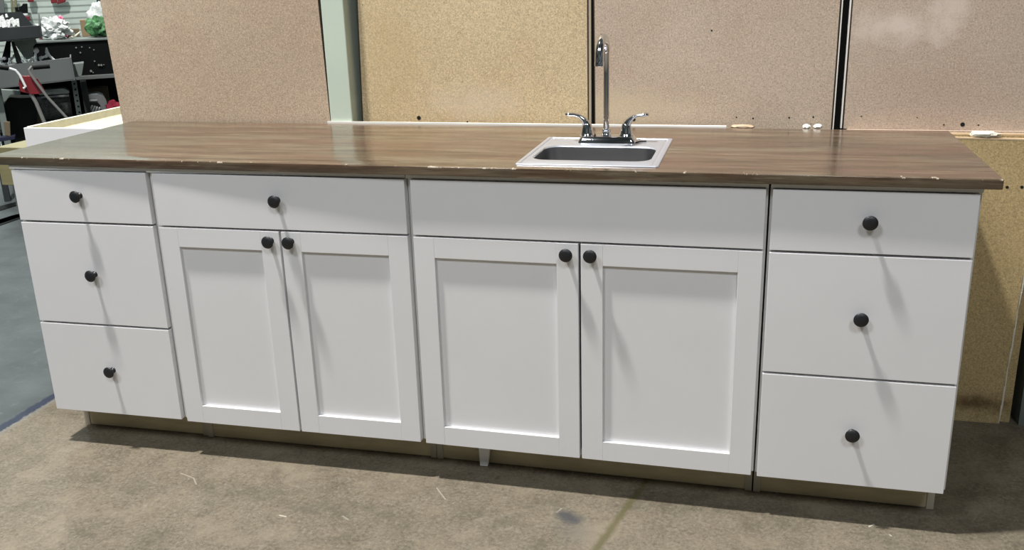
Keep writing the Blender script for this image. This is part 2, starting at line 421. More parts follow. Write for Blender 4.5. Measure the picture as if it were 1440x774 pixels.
panel('fibreboard_sheet', 25.65, 25.62, 60, 60, 28.1, .7, 35.15, 96, M['mdf4'],
      'rosy fibreboard sheet with a pale smudge, right of the black gap',
      holes=[(38.35, 35.75, .24), (27.5, 36.6, .07), (33.5, 36.5, .06), (36.4, 35.7, .09), (40, 35.7, .09)], edge=M['edged'], ew=.08)

# narrow strip that closes the joint behind the faucet
b = bx(-4.26, -3.98, 28.1, 28.6, 0, 96)
tag(obj('joint_strip', b, M['stripd']), 'narrow pale vertical strip in the joint behind the chrome faucet', 'strip')

# pale bright edges either side of the black gap
b = bx(24.42, 24.55, 27.95, 28.6, 0, 96); tag(obj('edge_strip', b, M['strip']), 'thin pale upright edge strip at the left side of the black gap', 'strip')
b = bx(25.30, 25.46, 28.15, 28.9, 35.2, 96); tag(obj('edge_strip', b, M['strip']), 'thin pale upright edge strip at the right side of the black gap', 'strip')

# column between the two left boards
t = thing('square_column', (-36.6 * I, 30 * I, 0), 'pale green painted column between the pink-brown and honey-yellow boards', 'column')
b = bx(-38.22, -35.15, 26.52, 33.5, 0, 96, bev=.12); obj('column_shaft', b, M['col'], t)
b = bx(-38.24, -35.1, 26.5, 34, 0, 6); obj('column_base', b, M['col'], t)

# white strip behind the counter's back edge
b = bmesh.new()
hexa(b, [(-38.6 * I, 26.3 * I, 0), (12.4 * I, 25.8 * I, 0), (12.4 * I, 26.6 * I, 0), (-38.6 * I, 26.45 * I, 0),
         (-38.6 * I, 26.3 * I, 35.72 * I), (12.4 * I, 25.8 * I, 35.62 * I), (12.4 * I, 26.6 * I, 35.62 * I), (-38.6 * I, 26.45 * I, 35.72 * I)])
tag(obj('backing_board', b, M['strip']), 'long white board whose thin top edge shows behind the countertop', 'board')
for k, (x0, x1, z1, mm, lab) in enumerate([(12.9, 15.6, 35.75, 'tan', 'tan dried foam piece at the right end of the white strip'),
                                           (21.0, 21.9, 35.85, 'strip', 'left one of two white chips beside the black gap on the counter back'),
                                           (22.2, 23.2, 35.88, 'strip', 'right one of two white chips beside the black gap on the counter back')]):
    b = bmesh.new(); blob(b, ((x0 + x1) / 2 * I, 26.4 * I, (z1 - .25) * I), ((x1 - x0) / 2 * I, .45 * I, .3 * I), k + 3, .15)
    tag(obj('foam_chip', b, M[mm], smooth=True), lab, 'debris')

# lower board stack on the right (backs of low units), top edges raw
t = thing('plywood_sheet', (40 * I, 26.6 * I, 0), 'low yellow-brown board standing on the floor right of the cabinets', 'board')
b = bmesh.new()
xr0, xr1 = 46.0, 45.3
hexa(b, [(26 * I, 26.35 * I, 0), (45.8 * I, 26.35 * I, 0), (45.8 * I, 26.85 * I, 0), (26 * I, 26.85 * I, 0),
         (26 * I, 26.35 * I, 34.55 * I), (46.6 * I, 26.35 * I, 34.3 * I), (46.6 * I, 26.85 * I, 34.3 * I), (26 * I, 26.85 * I, 34.55 * I)])
obj('sheet_face', b, M['mdf5'], t)
b = bmesh.new()
hexa(b, [(26 * I, 26.33 * I, 34.55 * I), (46.6 * I, 26.33 * I, 34.3 * I), (46.6 * I, 26.85 * I, 34.3 * I), (26 * I, 26.85 * I, 34.55 * I),
         (26 * I, 26.33 * I, 34.72 * I), (46.6 * I, 26.33 * I, 34.47 * I), (46.6 * I, 26.85 * I, 34.47 * I), (26 * I, 26.85 * I, 34.72 * I)])
obj('raw_edge', b, M['ply'], t)
for (hx, hz) in ((43.35, 29.05), (44.85, 29.1)):
    b = bmesh.new(); lathe(b, (hx * I, 26.33 * I, hz * I), (0, 1, 0), [(0, .17), (.2, .17)], 12); obj('screw_hole', b, M['black'], t)
b = bmesh.new()
zz = [34.3 * (1 - k / 14) for k in range(15)]
pts = []
for k, z in enumerate(zz):
    xe = 45.8 + .8 * z / 34.3
    pts.append((xe, z, .13 + .13 * (math.sin(k * 2.1) * .5 + .5)))
for (a, c) in zip(pts[:-1], pts[1:]):
    hexa(b, [((a[0]) * I, 26.4 * I, c[1] * I), ((c[0] + c[2]) * I, 26.4 * I, c[1] * I), ((c[0] + c[2]) * I, 26.85 * I, c[1] * I), (a[0] * I, 26.85 * I, c[1] * I),
             ((a[0]) * I, 26.4 * I, a[1] * I), ((a[0] + a[2]) * I, 26.4 * I, a[1] * I), ((a[0] + a[2]) * I, 26.85 * I, a[1] * I), (a[0] * I, 26.85 * I, a[1] * I)])
obj('torn_side_edge', b, M['foam'], t)
t = thing('plywood_sheet', (43 * I, 27.3 * I, 0), 'raw plywood sheet directly behind the low yellow-brown board, only its top edge showing', 'board')
b = bmesh.new(); box(b, 26, 47.2, 27.0, 27.45, 0, 34.75); obj('sheet_face', b, M['mdf5'], t)
b = bmesh.new(); box(b, 26, 47.2, 26.98, 27.47, 34.75, 34.93); obj('raw_edge', b, M['ply'], t)
b = bx(26, 60, 27.55, 29.2, 34.06, 35.12)
tag(obj('ledge_board', b, M['mdf4']), 'narrow rosy ledge under the smudged board at the right', 'board')
b = bmesh.new(); blob(b, (40.5 * I, 26.75 * I, 34.85 * I), (1.55 * I, .5 * I, .42 * I), 11, .22)
tag(obj('foam_lump', b, M['foam'], smooth=True), 'off-white foam lump on the raw plywood edges right of the countertop', 'debris')
# narrow yellow board, grey upright and last board at the frame's edge
b = bx(47.3, 49.4, 31.0, 31.7, 0, 34.2); tag(obj('board_offcut', b, M['mdf5']), 'narrow yellow board set back between the torn edge and the grey upright', 'board')
b = bmesh.new(); box(b, 48.05, 48.2, 26.5, 31, 0, 34); box(b, 48.05, 48.75, 26.4, 26.6, 0, 34)
tag(obj('metal_upright', b, M['grey2']), 'grey-green metal upright at the right edge of the photo', 'upright')
b = bx(48.8, 60, 26.7, 27.3, 0, 34); tag(obj('board_offcut', b, M['mdf5']), 'yellow board right of the grey-green metal upright', 'board')

# ================================================================== CABINETS
FT = 33.98      # top of the fronts
def knob(parent, x, z, y=0, label=None):
    b = bmesh.new()
    c = (x * I, y * I, z * I)
    lathe(b, c, (0, -1, 0), [(0, .36), (.06, .36), (.12, .30), (.2, .22), (.45, .20), (.58, .26), (.66, .48), (.72, .63), (.78, .675), (.86, .675), (.91, .64),
                             (.93, .55), (.955, .52), (.99, .40), (1.01, .22), (1.015, .01)], 32)
    return obj('knob', b, M['knob'], parent, smooth=True, sharp=50)
def slab(x0, x1, z0, z1, yf):
    return bx(x0, x1, 0, .72, z0, z1, bev=.045, yf=yf)
def shaker(x0, x1, z0, z1, yf, st=2.2, rail=2.15):
    b = bmesh.new()
    box(b, x0, x0 + st, 0, .75, z0, z1, bev=.035, yf=yf); box(b, x1 - st, x1, 0, .75, z0, z1, bev=.035, yf=yf)
    box(b, x0 + st, x1 - st, .004, .75, z1 - rail, z1, bev=.02, yf=yf); box(b, x0 + st, x1 - st, .004, .75, z0, z0 + rail, bev=.02, yf=yf)
    return b
def door_panel(x0, x1, z0, z1, yf, st=2.2, rail=2.15):
    return bx(x0 + st - .02, x1 - st + .02, .36, .66, z0 + rail - .02, z1 - rail + .02, yf=yf)
def carcass(bx0, bx1, yf, shelves):
    """grey-white box: sides run to the floor behind the toe space"""
    b = bmesh.new(); yb = 24.5; th = .7
    for x0, x1 in ((bx0, bx0 + th), (bx1 - th, bx1)):
        pts = [(x0, .8, 4.55), (x0, 4.75, 4.55), (x0, 4.75, 0), (x0, yb, 0), (x0, yb, 34.5), (x0, .8, 34.5)]
        prism(b, [Vector((p[0] * I, (p[1] + yf(x0)) * I, p[2] * I)) for p in pts], ((x1 - x0) * I, 0, 0), bev=.0006)
    box(b, bx0 + th, bx1 - th, .8, yb, 4.55, 5.2, yf=yf)
    box(b, bx0 + th, bx1 - th, yb - .4, yb, 4.6, 34.4, yf=yf)
    box(b, bx0 + th, bx1 - th, .82, 4.2, 33.7, 34.48, yf=yf)
    for z in shelves: box(b, bx0 + th, bx1 - th, .84, 2.5, z - .45, z + .45, yf=yf)
    box(b, bx0 + .02, bx1 - .02, .22, .82, FT + .10, 34.5, yf=yf)
    return b
def toe(t, bx0, bx1, yf):
    b = bmesh.new(); box(b, bx0 + .72, bx1 - .72, 4.85, 5.5, .1, 4.5, yf=yf); obj('toe_kick', b, M['kick'], t)
    for x0, x1 in ((bx0 + .01, bx0 + .71), (bx1 - .71, bx1 - .01)):
        b = bmesh.new(); box(b, x0, x1, 4.70, 4.78, .02, 4.5, yf=yf); obj('side_panel_foot', b, M['kickedge'], t)

def drawer_bank(bx0, bx1, dx0, dx1, ya, yb_, label, knx):
    yf = lambda x: ya + (yb_ - ya) * (x - dx0) / (dx1 - dx0)
    t = thing('base_cabinet', ((bx0 + bx1) / 2 * I, 12.5 * I, 0), label, 'cabinet', 'white base cabinets under the countertop')
    obj('body', carcass(bx0, bx1, yf, (28.1, 15.85)), M['carcass'], t)
    toe(t, bx0, bx1, yf)
    for (z0, z1, kz, kx, lab) in ((28.22, FT, 31.3, knx[0], 'shallow top drawer'), (15.98, 27.98, 22.1, knx[1], 'deep middle drawer'), (4.5, 15.74, 10.25, knx[2], 'deep bottom drawer')):
        d = obj('drawer', slab(dx0, dx1, z0, z1, yf), M['white'], t)
        d['label'] = lab
        knob(d, kx, kz, yf(kx))
    return t
def door_cabinet(bx0, bx1, dx0, dx1, ya, yb_, label, false_front, knobs_x, mid):
    yf = lambda x: ya + (yb_ - ya) * (x - dx0) / (dx1 - dx0)
    t = thing('base_cabinet', ((bx0 + bx1) / 2 * I, 12.5 * I, 0), label, 'cabinet', 'white base cabinets under the countertop')
    obj('body', carcass(bx0, bx1, yf, (28.1,)), M['carcass'], t)
    toe(t, bx0, bx1, yf)
    d = obj('false_front' if false_front else 'drawer', slab(dx0, dx1, 28.22, FT, yf), M['white'], t)
    if not false_front: knob(d, -32.55, 31.45, yf(-32.5))
    for (x0, x1, kx) in ((dx0, mid - .12, knobs_x[0]), (mid + .12, dx1, knobs_x[1])):
        d = obj('door', shaker(x0, x1, 4.5, 28.0, yf), M['white'], t)
        obj('inset_panel', door_panel(x0, x1, 4.5, 28.0, yf), M['white'], d)
        knob(d, kx, 27.0, yf(kx))
    return t
drawer_bank(-65.5, -47.98, -65.1, -48.05, -.18, .08, 'white three-drawer base cabinet at the left end of the counter', (-56.7, -56.5, -56.25))
door_cabinet(-47.86, -18.3, -47.13, -18.33, -.15, .24, 'white base cabinet with one wide drawer over two shaker doors', False, (-33.8, -31.45), -32.68)
c3 = door_cabinet(-18.2, 17.2, -17.68, 16.97, .16, -.02, 'white sink base cabinet with a plain knobless panel above two shaker doors', True, (-1.65, .75), -.42)
drawer_bank(17.36, 35.22, 17.55, 34.94, -.10, -.07, 'white three-drawer base cabinet at the right end of the counter', (26.05, 26.0, 26.15))
# white plastic foot showing in the toe space
b = bmesh.new()
prism(b, [Vector((-12.95 * I, 4.0 * I, 4.4 * I)), Vector((-11.2 * I, 4.0 * I, 4.4 * I)), Vector((-11.55 * I, 4.0 * I, 2.4 * I)), Vector((-11.9 * I, 4.0 * I, .1 * I)), Vector((-12.8 * I, 4.0 * I, .1 * I))], (0, .62 * I, 0), bev=.0012)
o = obj('support_foot', b, M['white'], c3); o['label'] = 'small white tapered foot'

# ================================================================== COUNTERTOP
CT, CB = 35.47, 34.57
def yfront(x): return -.25 + (-.77 + .25) * (x + 68) / 104.5
def yback(x): return 26.5 + (25.3 - 26.5) * (x + 68) / 104.5
xs = [-68.0, -6.3, 6.15, 36.47]
b = bmesh.new()
def grid(z):
    g = {}
    for i_, x in enumerate(xs):
        for j, y in enumerate((None, 2.2, 12.6, None)):
            yy = yfront(x) if j == 0 else yback(x) if j == 3 else y
            g[i_, j] = b.verts.new((x * I, yy * I, z * I))
    for i_ in range(3):
        for j in range(3):
            if (i_, j) != (1, 1): b.faces.new((g[i_, j], g[i_ + 1, j], g[i_ + 1, j + 1], g[i_, j + 1]))
    return g
g0, g1 = grid(CB), grid(CT)
loop = [(0, 0), (1, 0), (2, 0), (3, 0), (3, 1), (3, 2), (3, 3), (2, 3), (1, 3), (0, 3), (0, 2), (0, 1)]
for a, c in zip(loop, loop[1:] + loop[:1]): b.faces.new((g0[a], g0[c], g1[c], g1[a]))
hole = [(1, 1), (2, 1), (2, 2), (1, 2)]
for a, c in zip(hole, hole[1:] + hole[:1]): b.faces.new((g0[a], g0[c], g1[c], g1[a]))
b.verts.ensure_lookup_table()
def outer(v): return abs(v.co.x - xs[0] * I) < 1e-6 or abs(v.co.x - xs[3] * I) < 1e-6 or v.co.y < 0 or v.co.y > 20 * I
ee = [e for e in b.edges if len(e.link_faces) == 2 and outer(e.verts[0]) and outer(e.verts[1]) and
      abs(e.link_faces[0].normal.dot(e.link_faces[1].normal)) < .3]
bmesh.ops.bevel(b, geom=ee, offset=.1 * I, segments=3, profile=.5, affect='EDGES')
ct = obj('countertop', b, M['counter'], smooth=True, sharp=40)
tag(ct, 'long brown stained wood countertop with a glossy varnish over the white cabinets', 'countertop')

# ================================================================== SINK
def rrect(x0, x1, y0, y1, r, z, n=8):
    out = []
    for (cx, cy, a0) in ((x1 - r, y1 - r, 0), (x0 + r, y1 - r, 90), (x0 + r, y0 + r, 180), (x1 - r, y0 + r, 270)):
        for k in range(n + 1):
            a = math.radians(a0 + 90 * k / n)
            out.append(Vector(((cx + r * math.cos(a)) * I, (cy + r * math.sin(a)) * I, z * I)))
    return out
def yskew(ring):   # the near edge of the rim sits a touch off square to the counter
    return ring
SX0, SX1, SY0, SY1 = -7.05, 6.98, 1.35, 17.2
BX0, BX1, BY0, BY1 = -6.05, 5.85, 3.9, 11.9
sink = thing('bar_sink', (0, 9 * I, CT * I), 'square stainless drop-in sink let into the wooden countertop', 'sink')
b = bmesh.new()
def lerp(a, c, t): return a + (c - a) * t
def ins(t, r, z): return rrect(lerp(SX0, BX0, t), lerp(SX1, BX1, t), lerp(SY0, BY0, t), lerp(SY1, BY1, t), r, z)
def inset(d, r, z): return rrect(SX0 + d, SX1 - d, SY0 + d, SY1 - d, r, z)
rings = [inset(0, .25, CT + .002), inset(0, .25, CT + .05), inset(.05, .25, CT + .12), inset(.28, .22, CT + .15), inset(.40, .22, CT + .13),
         inset(.48, .22, CT + .055), inset(.62, .22, CT + .05), inset(.70, .22, CT + .10)]
rings += [rrect(BX0 - .22, BX1 + .22, BY0 - .25, BY1 + .25, 1.5, CT + .10), rrect(BX0 - .06, BX1 + .06, BY0 - .06, BY1 + .06, 1.6, CT + .07), rrect(BX0, BX1, BY0, BY1, 1.7, CT - .06)]
ring_loft(b, rings, False, False)
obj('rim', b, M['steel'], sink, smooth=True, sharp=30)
b = bmesh.new()
rings = [rrect(BX0, BX1, BY0, BY1, 1.7, CT - .06), rrect(BX0 + .08, BX1 - .08, BY0 + .08, BY1 - .08, 1.65, CT - .6), rrect(BX0 + .3, BX1 - .3, BY0 + .3, BY1 - .3, 1.6, CT - 4.6),
         rrect(BX0 + .7, BX1 - .7, BY0 + .7, BY1 - .7, 1.4, CT - 5.3), rrect(BX0 + 1.5, BX1 - 1.5, BY0 + 1.5, BY1 - 1.5, 1.0, CT - 5.5), rrect(-1.6, 1.5, 6.4, 9.5, 1.5, CT - 5.6)]
ring_loft(b, rings, False, True)
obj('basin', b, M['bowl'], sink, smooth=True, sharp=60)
b = bmesh.new(); lathe(b, (0, 8 * I, (CT - 5.6) * I), (0, 0, 1), [(0, 1.5), (.08, 1.45), (.1, 1.2), (.02, .9), (.02, .01)], 24); obj('drain', b, M['steel'], sink, smooth=True)

# ================================================================== FAUCET
fz = CT + .12
FX, FY = .10, 14.75
fau = thing('faucet', (FX * I, FY * I, fz * I), 'chrome high-arc faucet with two lever handles on the sink ledge', 'faucet')
b = bmesh.new()
rings = [rrect(FX - 3.15, FX + 3.15, FY - 1.25, FY + 1.15, .45, fz), rrect(FX - 3.12, FX + 3.12, FY - 1.22, FY + 1.12, .45, fz + .15),
         rrect(FX - 2.90, FX + 2.90, FY - 1.02, FY + .95, .42, fz + .58), rrect(FX - 2.82, FX + 2.82, FY - .95, FY + .88, .4, fz + .66), rrect(FX - 2.6, FX + 2.6, FY - .8, FY + .7, .35, fz + .68)]
ring_loft(b, rings); obj('base_plate', b, M['chrome'], fau, smooth=True, sharp=25)
pt = fz + .66
b = bmesh.new()
lathe(b, (FX * I - .15 * I, FY * I, pt * I), (0, 0, 1), [(0, .52), (.1, .54), (.2, .50), (.28, .46), (.55, .46), (.62, .50), (.72, .50), (.8, .36)], 24)
obj('spout_collar', b, M['chrome'], fau, smooth=True, sharp=30)
b = bmesh.new()
px = FX - .15; R_ = 1.95; zc = 46.75 - R_; a = math.radians(2)
path = [(px, FY, z) for z in (pt + .6, 38.5, 41, 43, zc)]
for k in range(1, 13):
    th = math.pi * k / 12; q = R_ - R_ * math.cos(th)
    path.append((px - math.sin(a) * q, FY - math.cos(a) * q, zc + R_ * math.sin(th)))
ex, ey = path[-1][0], path[-1][1]
path += [(ex, ey, zc - .35)]
rr = [.33] * 4 + [.34] + [.40 + .07 * min(1, k / 3) for k in range(12)] + [.47]
tube(b, [Vector(p) * I for p in path], [r * I for r in rr], 16)
obj('spout', b, M['chrome'], fau, smooth=True, sharp=60)
b = bmesh.new(); lathe(b, (ex * I, ey * I, (zc - .30) * I), (0, 0, -1), [(0, .47), (.05, .49), (.42, .49), (.46, .42), (.46, .3), (.4, .28), (.4, .01)], 20)
obj('aerator', b, M['chrome'], fau, smooth=True, sharp=30)
for s in (-1, 1):
    hx = FX - .12 + s * 2.15
    b = bmesh.new()
    lathe(b, (hx * I, FY * I, pt * I), (0, 0, 1), [(0, .76), (.08, .79), (.18, .72), (.35, .68), (.8, .60), (1.2, .48), (1.45, .36), (1.55, .15)], 24)
    h = obj('handle', b, M['chrome'], fau, smooth=True, sharp=40)
    b = bmesh.new()
    pts = [(hx - s * .10, FY, pt + .75), (hx + s * .08, FY, pt + 1.25), (hx + s * .38, FY - .02, pt + 1.75), (hx + s * .85, FY - .04, pt + 2.1), (hx + s * 1.4, FY - .05, pt + 2.25), (hx + s * 1.9, FY - .06, pt + 2.27), (hx + s * 2.3, FY - .06, pt + 2.33), (hx + s * 2.42, FY - .06, pt + 2.38)]
    tube(b, [Vector(p) * I for p in pts], [q * I for q in (.44, .46, .38, .30, .30, .38, .36, .16)], 16, flat=[1, 1, .85, .7, .62, .6, .55, .5])
    obj('lever', b, M['chrome'], h, smooth=True, sharp=60)
# short black tail on the ledge right of the faucet base
b = bmesh.new(); tube(b, [Vector((3.3, 14.0, CT + .16)) * I, Vector((3.7, 14.6, CT + .2)) * I, Vector((4.3, 14.9, CT + .17)) * I], .07 * I, 8)
tag(obj('black_sliver', b, M['black']), 'small black tail sticking out right of the faucet base', 'sliver')

# ================================================================== LEFT: WHITE BOX ON WOOD BASE
b = bmesh.new()
t = thing('wood_bench', (-83 * I, 45 * I, 0), 'yellow pine bench behind the left end of the countertop, carrying the white tray', 'bench')
b = bmesh.new(); box(b, -95, -71.2, 29.8, 60, 25.0, 30.8, bev=.08); obj('bench_top', b, M['pinedark'], t)
for (x, y) in ((-87.5, 33), (-74, 33), (-87.5, 57), (-74, 57)):
    b = bmesh.new(); box(b, x - 1.4, x + 1.4, y - 1.4, y + 1.4, 0, 25.0, bev=.06); obj('leg', b, M['pinedark'], t)
t = thing('open_tray', (-80.4 * I, 42 * I, 30.8 * I), 'white fronted open wooden tray lying left of the countertop', 'tray')
b = bmesh.new(); box(b, -89.4, -71.5, 30.0, 30.7, 30.82, 33.75, bev=.03); obj('tray_front', b, M['white'], t)
b = bmesh.new(); box(b, -89.4, -88.7, 30.72, 56, 30.82, 33.85, bev=.03); box(b, -72.2, -71.5, 30.72, 56, 30.82, 33.8, bev=.03); box(b, -88.7, -72.2, 55.3, 56, 30.82, 33.8)
obj('tray_sides', b, M['pine'], t)
b = bmesh.new(); box(b, -88.7, -72.2, 30.72, 55.3, 30.82, 32.7); obj('tray_bottom', b, M['pinefloor'], t)

# ================================================================== FAR WORKSHOP (upper left)
def cut(pts, Y, depth, bev=0):
    """solid with the given outline on the plane y=Y inches, depth inches deep"""
    b = bmesh.new(); prism(b, [atF(u, v, Y) for u, v in pts], ND * (depth * I), bev * I); return b
def Zat(v, u, Y): return atF(u, v, Y).z / I
def Xat(u, v, Y): return atF(u, v, Y).x / I
# --- storage rack
zs = Zat(106, 130, 126); zt = Zat(59, 100, 126); D0 = far_d(126)
LO = Zat(169, 140, 129)
t = thing('storage_rack', loc(-30, D0 + 12, 0), 'black storage rack in the workshop behind the left end of the counter', 'rack')
aL, aR = alongF(atF(-30, 100, 126)), alongF(atF(172, 100, 126))
b = bmesh.new(); boxL(b, aL, aR, D0 + 24, D0 + 25, 2, zs - .9); obj('dark_interior_sheet', b, M['gapdark'], t)  # added near-black sheet, stands in for the shade inside the rack
b = bmesh.new(); boxL(b, aL, aR, D0, D0 + 24, zs - 1.0, zs, bev=.1); obj('shelf', b, M['grey'], t)
b = bmesh.new(); boxL(b, aL, aR, D0 + .8, D0 + 24, LO - .9, LO, bev=.1); obj('shelf', b, M['dark'], t)
for x in (aL, alongF(atF(110, 100, 126)), aR - 1.5):
    b = bmesh.new(); boxL(b, x, x + 1.5, D0 + .1, D0 + 1.6, 0, zs - 1.0, bev=.1); obj('post', b, M['dark'], t)
# --- black tote on the rack
xa, xb = alongF(atF(44, 85, 127)), alongF(atF(158, 85, 127)) + 3
t = thing('storage_tote', loc((xa + xb) / 2, D0 + 11, zs), 'large black plastic tote on the rack shelf with glints modelled as pale dots on its front', 'tote')
b = bmesh.new(); hexa(b, [loc(xa + .8, D0 + 1.5, zs + .02), loc(xb - .8, D0 + 1.5, zs + .02), loc(xb - .8, D0 + 21, zs + .02), loc(xa + .8, D0 + 21, zs + .02),
                          loc(xa, D0 + 1, zt), loc(xb, D0 + 1, zt), loc(xb, D0 + 22, zt), loc(xa, D0 + 22, zt)]); obj('tub', b, M['blackp'], t)
b = bmesh.new(); boxL(b, xa - .5, xb + .5, D0 + .5, D0 + 22.5, zt, zt + .6, bev=.12); obj('lid', b, M['grey2'], t)
for (u, v, r) in ((107, 67, .28), (115, 66, .25), (113, 74, .28), (126, 67, .22), (132, 70, .22), (133, 86, .25), (139, 91.5, .35), (142.5, 91.5, .35), (146, 91, .18), (128, 100, .4), (131, 102, .2)):
    b = bmesh.new(); lathe(b, atF(u, v, 126.9), ND, [(-.3, r * .75), (.6, r * .75)], 8); obj('glint_dot', b, M['steeld'], t)  # glints on the tote built as small pale discs
LZ = zt + .62
def lump(u, dd, zc, rx, ry, rz, seed, rough):
    b = bmesh.new(); a = alongF(atF(u, 45, 126 + dd / 1.3)); blob(b, loc(a, D0 + dd, LZ + zc), (rx * I, ry * I, rz * I), seed, rough, 4)
    zm = min(v.co.z for v in b.verts)
    for v in b.verts: v.co.z += LZ * I - zm
    return b
def crate(u0, u1, v0, dd, dep):
    b = bmesh.new(); Y = 126 + dd / 1.3
    boxL(b, alongF(atF(u0, v0, Y)), alongF(atF(u1, v0, Y)), D0 + dd, D0 + dd + dep, LZ, Zat(v0, (u0 + u1) / 2, Y), bev=.1); return b
tag(obj('plastic_bag', lump(75, 5, 2, 4.2, 2.4, 2.5, 2, .5), M['bag'], smooth=True), 'crumpled white plastic bag on top of the black tote', 'bag')
tag(obj('plastic_bag', lump(84, 9.6, 2, 2.0, 1.2, 2.9, 5, .35), M['pink'], smooth=True), 'pink plastic bag behind the crumpled white bag', 'bag')
tag(obj('produce_bag', lump(139, 4.6, 2, 3.4, 2.2, 2.7, 8, .3), M['green'], smooth=True), 'lumpy bag of green material at the right end of the tote', 'bag')
tag(obj('plastic_bag', lump(143, 9.6, 2, 3.6, 1.6, 4.6, 9, .2), M['bag'], smooth=True), 'white plastic bag bulging up behind the green bag', 'bag')
tag(obj('cardboard_box', crate(112, 133, 28, 13, 6), M['card']), 'upright brown cardboard box behind the green bag', 'box')
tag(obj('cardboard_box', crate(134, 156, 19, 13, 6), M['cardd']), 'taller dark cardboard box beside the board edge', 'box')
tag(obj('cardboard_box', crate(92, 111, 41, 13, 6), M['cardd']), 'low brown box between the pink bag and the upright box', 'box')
b = bmesh.new(); a_ = alongF(atF(56, 40, 136)); tube(b, [loc(a_, D0 + 11.8, LZ + 4.1), loc(a_ + 1.2, D0 + 11.8, LZ + 3.4), loc(a_ + 7, D0 + 11.8, LZ + 3.9)], [.5 * I, .45 * I, .35 * I], 8)
q_ = bmesh.new(); boxL(q_, a_ - .5, a_ + .3, D0 + 11.4, D0 + 12.2, LZ, LZ + 4); merge(b, q_); q_ = bmesh.new(); boxL(q_, a_ + 6.2, a_ + 6.8, D0 + 11.5, D0 + 12.1, LZ, LZ + 3.8); merge(b, q_)
tag(obj('red_bracket', b, M['red']), 'thin dark red bar on two short feet behind the white bag', 'bracket')
b = bmesh.new(); a_ = alongF(atF(98, 55, 128)); tube(b, [loc(a_, D0 + 3, LZ + .3), loc(a_ + 1.6, D0 + 3, LZ + .8), loc(a_ + 2.8, D0 + 3, LZ + 1.7)], [.3 * I, .25 * I, .15 * I], 8); tag(obj('paint_stick', b, M['pine']), 'pale stick lying at the front of the tote lid', 'stick')
# --- milky sheet hanging over the left of the tote
b = bmesh.new()
prism(b, [atF(17, 57, 118), atF(50, 54, 118), atF(52, 60, 118), atF(47, 65, 118), atF(46, 82, 118), atF(36, 84, 118), atF(28, 72, 118)], ND * (.5 * I))
tag(obj('plastic_sheet', b, M['sheet']), 'milky plastic sheet hanging at the left of the black tote', 'sheet')
# --- parts trolley with two trays
tr = thing('parts_trolley', loc(alongF(atF(50, 150, 112)), far_d(110) + 6, 0), 'grey steel parts trolley with two sloping trays and a slotted post', 'trolley')
YU = 110
zl = atF(60, 118, YU).z / I
# upper tray
b = cut([(-12, 40), (54, 36), (56, 54), (-12, 60)], YU, .4, .06)
prism(b, [atF(-12, 60, YU), atF(56, 54, YU), atF(56, 54, YU) + ND * (12 * I), atF(-12, 60, YU) + ND * (12 * I)], (0, 0, .3 * I))
q = [atF(54, 36, YU), atF(56, 54, YU)]
prism(b, [q[0], q[1], q[1] + ND * (12 * I), q[0] + ND * (12 * I) + Vector((0, 0, 2.5 * I))], RD * (.3 * I))
prism(b, [atF(-12, 40, YU) + ND * (12 * I) + Vector((0, 0, 3.2 * I)), atF(30, 38, YU) + ND * (12 * I) + Vector((0, 0, 3.2 * I)), atF(54, 50, YU) + ND * (12 * I), atF(-12, 60, YU) + ND * (12 * I)], ND * (.3 * I))
ut = obj('upper_tray', b, M['dark'], tr)
# lower tray
b = cut([(-14, 98), (24, 90), (98, 81), (104, 113), (60, 117), (-14, 126)], YU, .4, .06)
prism(b, [atF(-14, 126, YU), atF(104, 113, YU), atF(104, 113, YU) + ND * (12 * I), atF(-14, 126, YU) + ND * (12 * I)], (0, 0, .3 * I))
prism(b, [atF(98, 81, YU), atF(104, 113, YU), atF(104, 113, YU) + ND * (12 * I), atF(98, 81, YU) + ND * (12 * I)], RD * (.3 * I))
lt = obj('lower_tray', b, M['grey'], tr)
b = cut([(100, 112), (107, 111), (117, 175), (110, 176)], YU + 4, 1.2, .05); po = obj('slotted_post', b, M['grey2'], tr)
for k in range(6):
    f = k / 6
    u, v = 104.6 + f * 8.5, 118 + f * 48
    b = bmesh.new(); lathe(b, atF(u, v, YU + 3.95), ND, [(0, .26), (.3, .26)], 8); obj('slot', b, M['black'], po)
p0 = atF(117, 175, YU + 4)
b = bmesh.new(); boxL(b, alongF(p0) - 1.3, alongF(p0), far_d(YU + 4) + .05, far_d(YU + 4) + 1.2, 0, p0.z / I + .2); obj('post_foot', b, M['grey2'], tr)
b = cut([(9, 57), (15, 57), (14, 88), (1, 88)], YU + 5, 1.2, .05); obj('tray_bracket', b, M['blackp'], tr)
b = cut([(15, 57), (20, 60), (33, 92), (24, 92)], YU + 4, 1.2, .05); obj('tray_strut', b, M['dark'], tr)
pl = atF(-10, 126, YU)
b = bmesh.new(); boxL(b, alongF(pl), alongF(pl) + 1.4, far_d(YU) + 3, far_d(YU) + 4.4, 0, pl.z / I); obj('post', b, M['grey2'], tr)
# small grey bin right of the trays
b = cut([(103, 90), (118, 88), (115, 107), (105, 109)], YU + 10, 5, .1); tag(obj('parts_bin', b, M['grey2']), 'small grey-green bin hooked beside the lower tray', 'bin')
